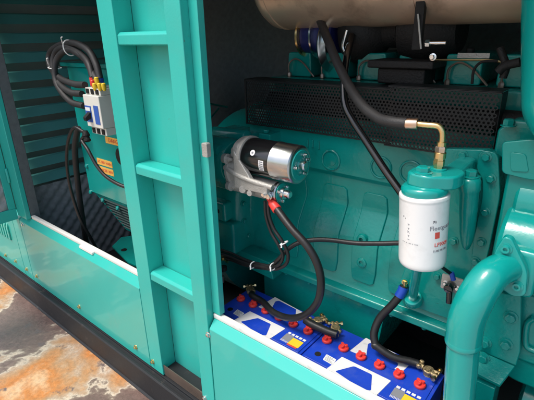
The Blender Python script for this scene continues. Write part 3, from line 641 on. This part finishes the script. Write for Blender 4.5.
bm = nb(); lathe(bm, (at(526,372,.4).x, .40, .60), (1,0,0), [(0,.05),(.01,.075),(.3,.075)], 32); E('crank_nose', bm)

# ---------------------------------------------------------------- flywheel housing
hx = -1.215
bm = nb(); lathe(bm, (hx-.20, .80, .90), (1,0,0), [(0,.45),(.012,.465),(.03,.465),(.04,.44),(.12,.43),(.17,.40),(.20,.34),(.22,.25)], 64); E('flywheel_housing', bm)
bm = nb(); lathe(bm, (hx-.23, .80, .90), (1,0,0), [(0,.475),(.004,.48),(.024,.48),(.03,.475)], 64); E('housing_flange', bm)
for k in range(14):
    a = R(100+k*12); bm = nb(); hexbolt(bm, (hx-.199, .80+math.cos(a)*.453, .90+math.sin(a)*.453), (1,0,0), .009, .008); E('housing_bolt', bm)
bm = nb(); lathe(bm, (-1.45, .66, .985), (1,0,0), [(0,.372),(.05,.378),(.20,.376),(.245,.368),(.262,.350),(.270,.325),(.276,.300),(.300,.285),(.40,.275)], 72); E('bell_housing', bm)
for k in range(9):
    a = R(118+k*14); bm = nb(); hexbolt(bm, (-1.185, .66+math.cos(a)*.335, .985+math.sin(a)*.335), (1,0,.0), .010, .010); E('bell_bolt', bm)
sz0 = at(302, 165.5, .2).z - .058
# starter boss: a rounded cast pad reaching forward
bm = nb(); lathe(bm, (-1.345, .245, sz0), (1,0,0), [(0,.05),(.02,.085),(.03,.09),(.19,.09),(.215,.082)], 40); box(bm, -1.40, -1.15, .27, .50, 1.09, 1.262); E('starter_boss', bm, bevel=.006)
bm = nb(); rcyl(bm, (-1.42, .185, sz0+.055), (-1.150, .185, sz0+.055), .024); E('boss_lug', bm)
bm = nb(); rcyl(bm, (-1.36, .35, 1.30), (-1.16, .35, 1.305), .03); box(bm, -1.36, -1.16, .33, .55, 1.24, 1.315); E('boss_rib', bm, bevel=.008)
for i, (z0, z1, y0, x1) in enumerate(((.945, 1.035, .245, -1.215), (.79, .944, .260, -1.185))):
    bm = nb(); box(bm, -1.42, x1, y0, .60, z0+.002, z1); E('housing_step', bm, bevel=.014, segs=4)
bm = nb(); rcyl(bm, (-1.255, .246, .995), (-1.255, .2435, .995), .010); E('dark_hole_disc', bm, 'iron')  # dark disc painted in for the shade of a hole in the casting
bm = nb(); prism(bm, rpoly([(-1.24, .735), (-1.0, .72), (-1.02, .799), (-1.24, .80)], .01), 'Y', .30, .45); E('housing_foot', bm, bevel=.006)
bm = nb(); p = at(264,137,.36); box(bm, p.x-.03, p.x+.03, .36, .46, p.z-.025, p.z+.012); lathe(bm, (p.x-.005, .38, p.z+.012), (0,0,1), [(0,.014),(.014,.014)], 6); E('lifting_lug', bm, bevel=.004)

# ---------------------------------------------------------------- starter motor (bolted to the housing)
sy = .200; sz = at(302, 165.5, sy).z; sr = .0650
xe = at(300.5, 166, sy).x; xsm = at(278.5, 161, sy).x; xd0 = at(252, 157, sy).x
sm = obj('starter_motor', lathe(nb(), (xd0, sy, sz), (1,0,0), [(0,.050),(.002,sr),(xsm-xd0,sr),(xsm-xd0+.001,.050)], 56), 'gloss', eng); sm['label'] = 'black starter motor with chrome end drum and red boot cable'
SM = lambda n, bm, m='cast', **k: obj(n, bm, m, sm, **k)
bm = nb(); cl = xe-xsm-.002; lathe(bm, (xsm+.002, sy, sz), (1,0,0), [(0,sr-.003),(.001,sr+.0015),(.004,sr+.0015),(.006,sr+.0003),(cl-.006,sr+.0003),(cl-.002,sr-.003),(cl,sr-.010)], 56); SM('end_drum', bm, 'chrome')
ex = xe
bm = nb(); lathe(bm, (ex+.0001, sy, sz), (1,0,0), [(0,.052),(.003,.050),(.003,.034),(-.001,.032),(-.001,.022),(.004,.018)], 40); SM('end_cap', bm, 'engine2')
bm = nb(); lathe(bm, (ex+.004, sy, sz), (1,0,0), [(0,.016),(.014,.016),(.018,.012)], 28); SM('bearing_cap', bm, 'steel')
for a in (60, 180, 300, 20):
    r_ = .036; bm = nb(); lathe(bm, (ex+.002, sy+math.cos(R(a))*r_, sz+math.sin(R(a))*r_), (1,0,0), [(0,.0085),(.002,.0085),(.0025,.006),(.012,.006),(.013,.004)], 12); SM('through_bolt', bm, 'steel')
# nose casting
X_ = xd0; xn = at(237, 180, sy).x
bm = nb(); lathe(bm, (xn, sy, sz-.060), (1,0,0), [(0,.058),(.003,.068),(.014,.068),(.016,.060),(.04,.057),(.07,.054)], 44); SM('nose_housing', bm)
bm = nb(); prism(bm, rpoly([(sy-.064, sz+.045), (sy-.056, sz-.03), (sy-.058, sz-.11), (sy+.02, sz-.14), (sy+.07, sz-.06), (sy+.066, sz+.05), (sy, sz+.070)], .03), 'X', X_-.040, X_-.014); SM('drive_bracket', bm, bevel=.004)
bm = nb(); lathe(bm, (X_-.0135, sy, sz), (1,0,0), [(0,.070),(.013,.070),(.015,.066)], 44); SM('drum_collar', bm)
bm = nb(); prism(bm, [(X_-.025, sz+.03), (X_-.030, sz-.11), (X_+.125, sz-.105), (X_+.125, sz-.078), (X_+.055, sz-.066)], 'Y', sy-.070, sy-.052); SM('bracket_web', bm, bevel=.004)
so_y, so_z = sy-.012, at(283, 193, sy-.012).z; xf = at(278, 192, so_y).x
bm = nb(); lathe(bm, (X_-.10, so_y, so_z), (1,0,0), [(0,.030),(.01,.038),(.12,.038),(xf-X_+.10-.004,.036),(xf-X_+.10-.001,.030)], 36); SM('solenoid_body', bm)
bm = nb(); lathe(bm, (xf, so_y, so_z), (1,0,0), [(0,.037),(.010,.038),(.014,.035),(.016,.027)], 36); SM('solenoid_flange', bm, 'chrome')
bm = nb(); lathe(bm, (xf+.0165, so_y, so_z), (1,0,0), [(0,.034),(.003,.034),(.004,.030)], 36); SM('solenoid_ring', bm, 'engine2')
bm = nb(); lathe(bm, (xf+.021, so_y, so_z), (1,0,0), [(0,.021),(.012,.020),(.013,.014),(.03,.014),(.034,.010)], 28); SM('solenoid_cap', bm, 'steel')
for (y_, z_) in ((-.024,.012),(-.004,-.028),(.022,.016)):
    bm = nb(); hexbolt(bm, (xf+.0205, so_y+y_, so_z+z_), (1,0,0), .0055, .006); SM('cap_screw', bm, 'steel')
bm = nb(); tube(bm, [(X_-.085, sy-.056, sz-.046), (X_+.02, sy-.068, sz-.064), (X_+.14, sy-.058, sz-.078)], .010); SM('tie_rod', bm)
for (y_, z_) in ((sy-.060, sz-.010), (sy-.046, sz-.118), (sy+.05, sz+.015)):
    bm = nb(); lathe(bm, (xn-.002, y_, z_), (1,0,0), [(0,.017),(.018,.019),(.019,.015)], 24); lathe(bm, (xn+.017, y_, z_), (1,0,0), [(0,.010),(.010,.010)], 6); lathe(bm, (xn+.027, y_, z_), (1,0,0), [(0,.006),(.012,.005)], 12); SM('mounting_ear', bm)
for q_, rr_ in (((243,189),.018),((250,193),.013)):
    bm = nb(); lathe(bm, at(*q_, sy-.066), (.25,-1,.1), [(-.03,rr_),(0,rr_*.9),(.006,rr_*.75),(.006,rr_*.45)], 24); SM('casting_boss', bm)
bm = nb(); prism(bm, rpoly([(xn+.02, sz+.025), (X_-.03, sz+.05), (X_-.03, sz+.01), (xn+.02, sz-.01)], .01), 'Y', sy-.045, sy+.04); SM('nose_rib', bm, bevel=.004)
p = at(256,156,sy-sr+.012); bm = nb()
def ondrum(x, a, dz=0): return Vector((x, sy-math.cos(a)*(sr+.0006+dz), sz+math.sin(a)*(sr+.0006+dz)))
c0 = (xd0+.055, R(28)); bm.faces.new([bm.verts.new(ondrum(c0[0]+.0105*math.cos(k*math.pi/8), c0[1]+.0105*math.sin(k*math.pi/8)/sr)) for k in range(16)]); o = SM('round_sticker', bm, 'decal', smooth=False)
bm = nb(); bm.faces.new([bm.verts.new(ondrum(c0[0]+.004*math.cos(k*math.pi/8), c0[1]+.004*math.sin(k*math.pi/8)/sr, .0004)) for k in range(16)]); SM('sticker_dot', bm, 'inkgrey', smooth=False)
bm = nb(); x_ = xsm-.036
g_ = [[bm.verts.new(ondrum(x_+dx_, R(a))) for a in (-22, -14, -6, 2, 10)] for dx_ in (0, .022)]
for k in range(4): bm.faces.new((g_[0][k], g_[1][k], g_[1][k+1], g_[0][k+1]))
SM('rating_label', bm, 'decal', smooth=False)
bm = nb()
for k in range(5): bm.faces.new([bm.verts.new(ondrum(x_+.003+(k*.004), R(a), .0003)) if False else bm.verts.new(ondrum(x_+q_, R(a), .0004)) for q_, a in ((.003, -20+k*6), (.019, -20+k*6), (.019, -17+k*6), (.003, -17+k*6))])
SM('label_print', bm, 'inkgrey', smooth=False)
bm = nb(); p = at(268,197,sy-.065); lathe(bm, p+Vector((0,.02,0)), (0,-1,0), [(0,.012),(.012,.012),(.012,.009),(.022,.009)], 6); lathe(bm, at(265,194,sy-.065), (0,-1,0), [(-.02,.014),(.002,.014),(.002,.006),(.014,.006)], 20); SM('terminal_stud', bm, 'steel')

# ---------------------------------------------------------------- batteries
BW, BD, BZ = .432, .225, .620
def P2(px, py): p = atz(px, py, BZ); return p
b1x, b2x, by = -1.150, -.712, .093
bat = thing('battery', (b1x, by, .36), 'blue lead-acid battery, left one of the pair, with colourful yellow sticker', 'battery', 'blue batteries with red caps in the tray')
bm = nb(); box(bm, b1x, b1x+BW, by, by+BD, .36, BZ-.016); obj('case', bm, 'blue', bat, bevel=.006)
bm = nb(); box(bm, b1x-.001, b1x+BW+.001, by-.001, by+BD+.001, BZ-.0155, BZ-.004); box(bm, b1x+.010, b1x+BW-.010, by+.008, by+BD-.008, BZ-.0035, BZ); obj('lid', bm, 'blue', bat, bevel=.003)
def cap(x, y):
    bm = nb(); lathe(bm, (x, y, BZ+.0003), (0,0,1), [(0,.0175),(.003,.0190),(.009,.0188),(.012,.0165)], 28)
    tre = []
    for k in range(48):
        th = k*2*math.pi/48; q = .0105+.0048*math.cos(3*th); tre.append((x+math.cos(th+.5)*q, y+math.sin(th+.5)*q))
    prism(bm, tre, 'Z', BZ+.011, BZ+.0215)
    lathe(bm, (x, y, BZ+.021), (0,0,1), [(0,.006),(.002,.005)], 16)
    return obj('vent_cap', bm, 'red', bat, bevel=.0016)
for k in range(6): cap(b1x+.034+k*.0705, .216)
def decal(name, pts, m, z0=.0002, z1=.0012):
    bm = nb(); prism(bm, rpoly(pts, .003, 3), 'Z', BZ+z0, BZ+z1); return obj(name, bm, m, bat, smooth=False)
def rel(px, py): p = P2(px, py); return (p.x, p.y)
dx2 = b1x-b2x
def rel2(px, py): p = P2(px, py); return (p.x+dx2, p.y)
# white printed panels with a blue wedge (measured on the right battery where they are clearest)
F = [rel2(*q) for q in ((326,369.5),(342,357),(391,381),(374,398))]
d1 = decal('front_print', F, 'decal')
W = [rel2(*q) for q in ((335,371.5),(354,366.5),(372,375),(371,391),(362,389.5))]
bm = nb(); prism(bm, rpoly(W, .006, 4), 'Z', BZ+.0013, BZ+.0019); obj('front_wedge', bm, 'blue', d1, smooth=False)
G = [rel2(*q) for q in ((350,351),(366,338),(412,362.5),(402,372))]
d2 = decal('rear_print', G, 'decal')
W = [rel2(*q) for q in ((366,357.5),(368,344),(372,343),(396,355),(398,366),(393,370))]
bm = nb(); prism(bm, rpoly(W, .006, 4), 'Z', BZ+.0013, BZ+.0019); obj('rear_wedge', bm, 'blue', d2, smooth=False)
bl = [rel(*q) for q in ((233,313.5),(237.5,309.5),(244.5,313.5),(240,317.5))]
sk = decal('small_sticker', bl, 'decal')
bm = nb(); A, B_, C_, D_ = [Vector((*p, 0)) for p in bl]
for k in range(5):
    t0, t1 = .14+k*.16, .20+k*.16; a, b = A.lerp(B_, t0), A.lerp(B_, t1); c, d = D_.lerp(C_, t1), D_.lerp(C_, t0)
    e = .10+.04*(k % 2); q = [a.lerp(d, e), b.lerp(c, e), b.lerp(c, .88-.13*(k % 3)), a.lerp(d, .88-.13*(k % 3))]
    bm.faces.new([bm.verts.new((p.x, p.y, BZ+.0015)) for p in q])
obj('sticker_print', bm, 'inkgrey', sk, smooth=False)
sx, sy2 = b1x+BW-.105, by+.020
bm = nb(); box(bm, sx, sx+.035, sy2+.012, sy2+.048, BZ+.0002, BZ+.001); st = obj('code_sticker', bm, 'inkgrey', bat, smooth=False)
bm = nb(); box(bm, sx+.0355, sx+.082, sy2+.004, sy2+.042, BZ+.0002, BZ+.001); obj('yellow_sticker', bm, 'yellow', bat, smooth=False)
bm = nb(); box(bm, sx+.0355, sx+.078, sy2-.004, sy2+.0035, BZ+.0002, BZ+.001); obj('red_strip', bm, 'inkred', bat, smooth=False)
bm = nb()
for k in range(5): box(bm, sx+.002+k*.017, sx+.014+k*.017, sy2+.050, sy2+.060, BZ+.0002, BZ+.001)
obj('sticker_symbols', bm, 'decal', bat, smooth=False)
bm = nb()
for k in range(8): box(bm, sx+.001+k*.0044, sx+.0032+k*.0044, sy2+.002, sy2+.011, BZ+.0002, BZ+.001)
obj('sticker_bars', bm, 'decal', bat, smooth=False)
bm = nb(); lathe(bm, (b1x+.045, by+.045, BZ), (0,0,1), [(.0002,.012),(.0012,.0115)], 20); obj('level_eye', bm, 'iron', bat)
def terminal(x, y):
    bm = nb(); lathe(bm, (x, y, BZ), (0,0,1), [(.0003,.016),(.006,.014),(.008,.010),(.024,.009)], 24); o = obj('terminal_post', bm, 'old', bat)
terminal(b1x+.03, by+BD-.035); terminal(b1x+BW-.043, by+BD-.035)
bat2 = bat.copy(); C.objects.link(bat2); bat2.location.x = b2x
tag(bat2, 'blue lead-acid battery, right one of the pair, beside the big teal pipe')
BASE[bat2.name] = Vector(bat2.location)
for ch in [o for o in bpy.data.objects if o.parent == bat]:
    c = ch.copy(); C.objects.link(c); c.parent = bat2
    for g_ in [o for o in bpy.data.objects if o.parent == ch]:
        e = g_.copy(); C.objects.link(e); e.parent = c
bm = nb(); box(bm, -1.20, -.25, .07, .34, .335, .3595); box(bm, -1.20, -.25, .07, .085, .127, .334); obj('battery_tray', bm, 'rail', can, bevel=.003)

# terminal clamps, one on each used post
def clamp(x, y, ang, label):
    t = thing('terminal_clamp', (x, y, BZ+.006), label, 'battery clamp', 'tarnished brass battery clamps')
    ca, sa = math.cos(ang), math.sin(ang)
    def L(a, b, c): return Vector((x+ca*a-sa*b, y+sa*a+ca*b, BZ+c))
    bm = nb(); lathe(bm, L(0,0,.009), (0,0,1), [(0,.017),(.002,.0185),(.012,.0185),(.014,.016),(.014,.010),(.001,.010)], 24); obj('ring', bm, 'old', t)
    bm = nb(); tube(bm, [L(.012,-.006,.016), L(.024,-.008,.017), L(.034,-.008,.017)], .007, seg=10); tube(bm, [L(.012,.006,.016), L(.024,.008,.017), L(.034,.008,.017)], .007, seg=10); obj('jaw', bm, 'old', t)
    bm = nb(); a, b = L(.028,-.026,.018), L(.028,.026,.018); cyl(bm, a, b, .0042, seg=12); d = (b-a).normalized(); lathe(bm, a-d*.004, d, [(0,.0085),(.008,.0085)], 6); lathe(bm, b-d*.006, d, [(0,.0085),(.008,.0085)], 6); obj('clamp_bolt', bm, 'brass', t)
    bm = nb(); a, b = L(-.018,0,.018), L(-.046,0,.020); d = b-a; tube(bm, [a, b], .010, smooth=False, seg=12); lathe(bm, L(-.030,-.012,.020), (0,0,1), [(0,.008),(.010,.008),(.012,.005)], 6); lathe(bm, L(-.030,.012,.020), (0,0,1), [(0,.008),(.010,.008),(.012,.005)], 6); obj('saddle', bm, 'old', t)
    return t
ty = by+BD-.035
clamp(b1x+.03, ty, R(140), 'tarnished brass clamp on the far left battery post')
clamp(b1x+BW-.043, ty, R(60), 'tarnished brass clamp on the right post of the left battery')
clamp(b2x+.03, ty, R(125), 'tarnished brass clamp on the left post of the right battery')
clamp(b2x+BW-.043, ty, R(-5), 'tarnished brass clamp beside the big teal coolant pipe')

# ---------------------------------------------------------------- cables on the engine side
t, ps = lugcable('starter_cable', ((272,203,.155),(279,212,.14),(292,229,.125),(308,247,.12),(318,266,.12),(321,285,.125),(317,303,.14),(305,315,.155),(289,318,.17),(273,312,.19),(263,302,.23), Vector((b1x+.03+.058, ty-.050, BZ+.034)), Vector((b1x+.03+.036, ty-.030, BZ+.026))), .0135, 'thick black starter cable bowing down from the red boot to the left battery')
bm = nb(); d = (ps[1]-ps[0]).normalized(); lathe(bm, ps[0]-d*.005, d, [(-.02,.008),(0,.010),(.004,.0145),(.040,.0170),(.043,.0150)], 20); obj('red_boot', bm, 'red', t)
bm = nb(); lathe(bm, ps[0]-d*.03, d, [(0,.008),(.014,.008)], 12); obj('ring_lug', bm, 'crimp', t)
t, ps = lugcable('battery_link_cable', (Vector((b1x+BW-.043-.030, ty-.044, BZ+.030)), Vector((b1x+BW-.043+.0, ty-.050, BZ+.030)), Vector((b2x+.02, ty-.050, BZ+.030)), Vector((b2x+.03+.034, ty-.044, BZ+.030))), .0155, 'short black link cable joining the two blue batteries')
t, ps = lugcable('earth_cable', ((404,286,.335),(401,294,.325),(393,304,.31),(380,318,.29),(374,333,.265),(375.5,345,.25), Vector((b2x+BW-.043-.175, ty-.035, BZ+.050)), Vector((b2x+BW-.043-.115, ty-.028, BZ+.030)), Vector((b2x+BW-.043-.062, ty-.006, BZ+.024)), Vector((b2x+BW-.043-.036, ty+.002, BZ+.022))), .0138, 'thick black earth cable with blue sleeve running down to the right battery')
bm = nb(); tube(bm, [ps[0]+(ps[1]-ps[0])*.12, ps[0]*.35+ps[1]*.65, ps[1]*.75+ps[2]*.25], .0165); obj('blue_sleeve', bm, 'bluedark', t)
bm = nb(); lathe(bm, at(405,282,.335), (0,-1,0), [(0,.010),(.005,.010)], 16); tube(bm, [at(405,281,.330), at(404.5,288,.333)], .007, smooth=False); obj('ring_lug', bm, 'brass', t)
cable('wiring_harness', [(425,243,.345),(398,243,.335),(380,243.5,.32),(355,243,.30),(330,240,.27),(312,240,.24),(298,243,.21),(287,250,.19),(279,259,.18),(270,266,.18),(258,266,.18),(242,262,.19),(228,256,.20),(208,250,.22)], .0085, 'black', 'long black harness running from behind the filter across the block')
cable('signal_cable', [(268,201,.155),(269,215,.15),(274,229,.15),(282,241,.15),(288,254,.16),(286,264,.17),(276,269,.175),(262,268,.18),(245,265,.19),(228,259,.20),(206,256,.22)], .0065, 'black', 'thin black wire, outer one hanging from the starter terminal')
cable('signal_cable', [(265,201,.155),(266,216,.155),(271,232,.155),(279,246,.155),(283,257,.165),(277,266,.17),(264,265,.18),(246,260,.19),(228,252,.20),(206,246,.22)], .0060, 'black', 'thin black wire, inner one hanging from the starter terminal')
for px, py, y, dr, lb in ((284,243,.143,Vector((.5,0,-1)),'white nylon tie on the hanging starter wires'), (273,266.5,.165,Vector((1,0,.3)),'white nylon tie at the crossing of harness and wires'), (253,265,.175,Vector((1,0,.1)),'white nylon tie on the harness left of the crossing')):
    bm = nb(); p = at(px, py, y); d, u, v = frame(dr)
    tube(bm, [p+(u*math.cos(t_)*.017+v*math.sin(t_)*.012) for t_ in [k*math.pi/6 for k in range(13)]], .0022, seg=8, n=3)
    tube(bm, [p+Vector((0,-.014,.004)), p+Vector((.004,-.02,-.010))], .0028, seg=8, smooth=False); solo('cable_tie', bm, 'tie', lb, 'cable tie', 'white nylon ties on the cables')
# sensor with brass union left of the batteries
t = thing('oil_pressure_sender', at(222,268,.2), 'small brass and black sender at the pillar edge above the left battery', 'sender')
bm = nb(); tube(bm, [at(213,257,.20), at(222,258,.20), at(228,262,.20)], .006, seg=10); lathe(bm, at(222,258,.195), (0,0,1), [(-.012,.008),(.010,.008)], 6); obj('union', bm, 'brass', t)
bm = nb(); lathe(bm, at(223,266,.20), (0,0,-1), [(0,.010),(.004,.017),(.02,.017),(.024,.012)], 20); obj('head', bm, 'iron', t)
bm = nb(); lathe(bm, at(222,276,.20), (0,0,-1), [(0,.010),(.03,.009),(.032,.006)], 14); obj('stem', bm, 'kick', t)

# ---------------------------------------------------------------- turbocharger, charge pipe, muffler
tc = thing('turbocharger', (-.8, .60, 1.60), 'dark cast turbocharger with clamped rings beneath the exhaust silencer', 'turbocharger')
TX = lambda px, py, y: at(px, py, y)
c1 = at(331,36,.55)
bm = nb(); lathe(bm, (at(331,36,.55).x-.02, .58, 1.655), (1,0,0), [(0,.085),(.003,.101),(.010,.105),(.016,.101),(.03,.085)], 48); obj('compressor_ring', bm, 'chrome', tc)
bm = nb(); lathe(bm, (-1.04, .58, 1.685), (1,0,0), [(0,.070),(.002,.078),(.012,.079),(.014,.070)], 48); obj('hose_clamp', bm, 'brass', tc)
bm = nb(); lathe(bm, (-1.025, .58, 1.685), (1,0,0), [(0,.064),(.14,.068)], 40); obj('blue_hose', bm, mat('navy_silicone', (.012,.018,.11), .4), tc)
bm = nb(); lathe(bm, (-.972, .58, 1.685), (1,0,0), [(0,.074),(.002,.086),(.010,.087),(.012,.074)], 48); obj('hose_clamp', bm, 'steel', tc)
bm = nb(); lathe(bm, (-.86, .62, 1.70), (1,0,0), [(0,.10),(.03,.115),(.08,.115),(.12,.09),(.15,.06),(.20,.06),(.22,.10),(.30,.115),(.36,.10),(.40,.07)], 44); obj('turbine_housing', bm, 'iron', tc)
q = [at(px, py, .44) for px, py in ((367,60),(434,58),(434,70),(367,72))]
bm = nb(); box(bm, q[0].x, q[1].x, .44, .58, q[2].z, q[0].z); box(bm, q[0].x+.03, q[1].x-.03, .46, .56, 1.535, q[2].z-.0005); obj('turbo_pedestal', bm, 'iron', tc, bevel=.006)
bm = nb(); a, b = at(414,14,.42), at(425,50,.42); box(bm, a.x+.005, a.x+.033, .41, .43, b.z, a.z+.05); obj('hanger_strap', bm, 'iron', tc, bevel=.003)
bm = nb(); a, b = at(418,14,.405), at(421,49,.405); tube(bm, [a, b], .003, smooth=False, seg=8); obj('strap_edge', bm, 'cast', tc)
bm = nb(); a, b = at(426,43,.42), at(446,43,.42); cyl(bm, a, b, .005, seg=12); lathe(bm, a, (1,0,0), [(0,.011),(.012,.011)], 6); obj('clamp_bolt', bm, 'steel', tc)
bm = nb(); hexbolt(bm, at(433,57,.44), (0,-1,0), .008, .010); obj('pedestal_bolt', bm, 'steel', tc)
bm = nb(); tube(bm, [at(347,30,.46), at(343,45,.46), at(345,52,.46)], .006, seg=10); obj('turbo_oil_line', bm, 'steel', tc)
mz, my, mr = 1.896, .55, .185
mf = thing('exhaust_silencer', (-.4, my, mz), 'large dull steel exhaust silencer drum with painted-in warm tan reflection hanging over the engine', 'silencer')
mx0 = at(278,8,my).x
bm = nb(); lathe(bm, (mx0-.01, my, mz), (1,0,0), [(0,.05),(-.0,.10),(.006,.155),(.018,.172),(.035,.183),(.055,mr),(1.7,mr)], 72); obj('drum', bm, 'exhaust', mf)
bm = nb(); lathe(bm, (mx0+.052, my, mz), (1,0,0), [(0,mr),(.001,mr+.003),(.010,mr+.003),(.011,mr)], 72, caps=False); obj('end_seam', bm, 'exhaust', mf)
for x in (-.55, .1):
    bm = nb(); lathe(bm, (x, my, mz), (1,0,0), [(0,mr+.0005),(.0005,mr+.0022),(.006,mr+.0022),(.0065,mr+.0005)], 72, caps=False); obj('weld_seam', bm, 'exhaust', mf)
for x in (-1.0, .3):
    bm = nb(); box(bm, x, x+.04, my-.02, my+.02, mz+mr, 2.31); obj('hanger', bm, 'iron', mf)
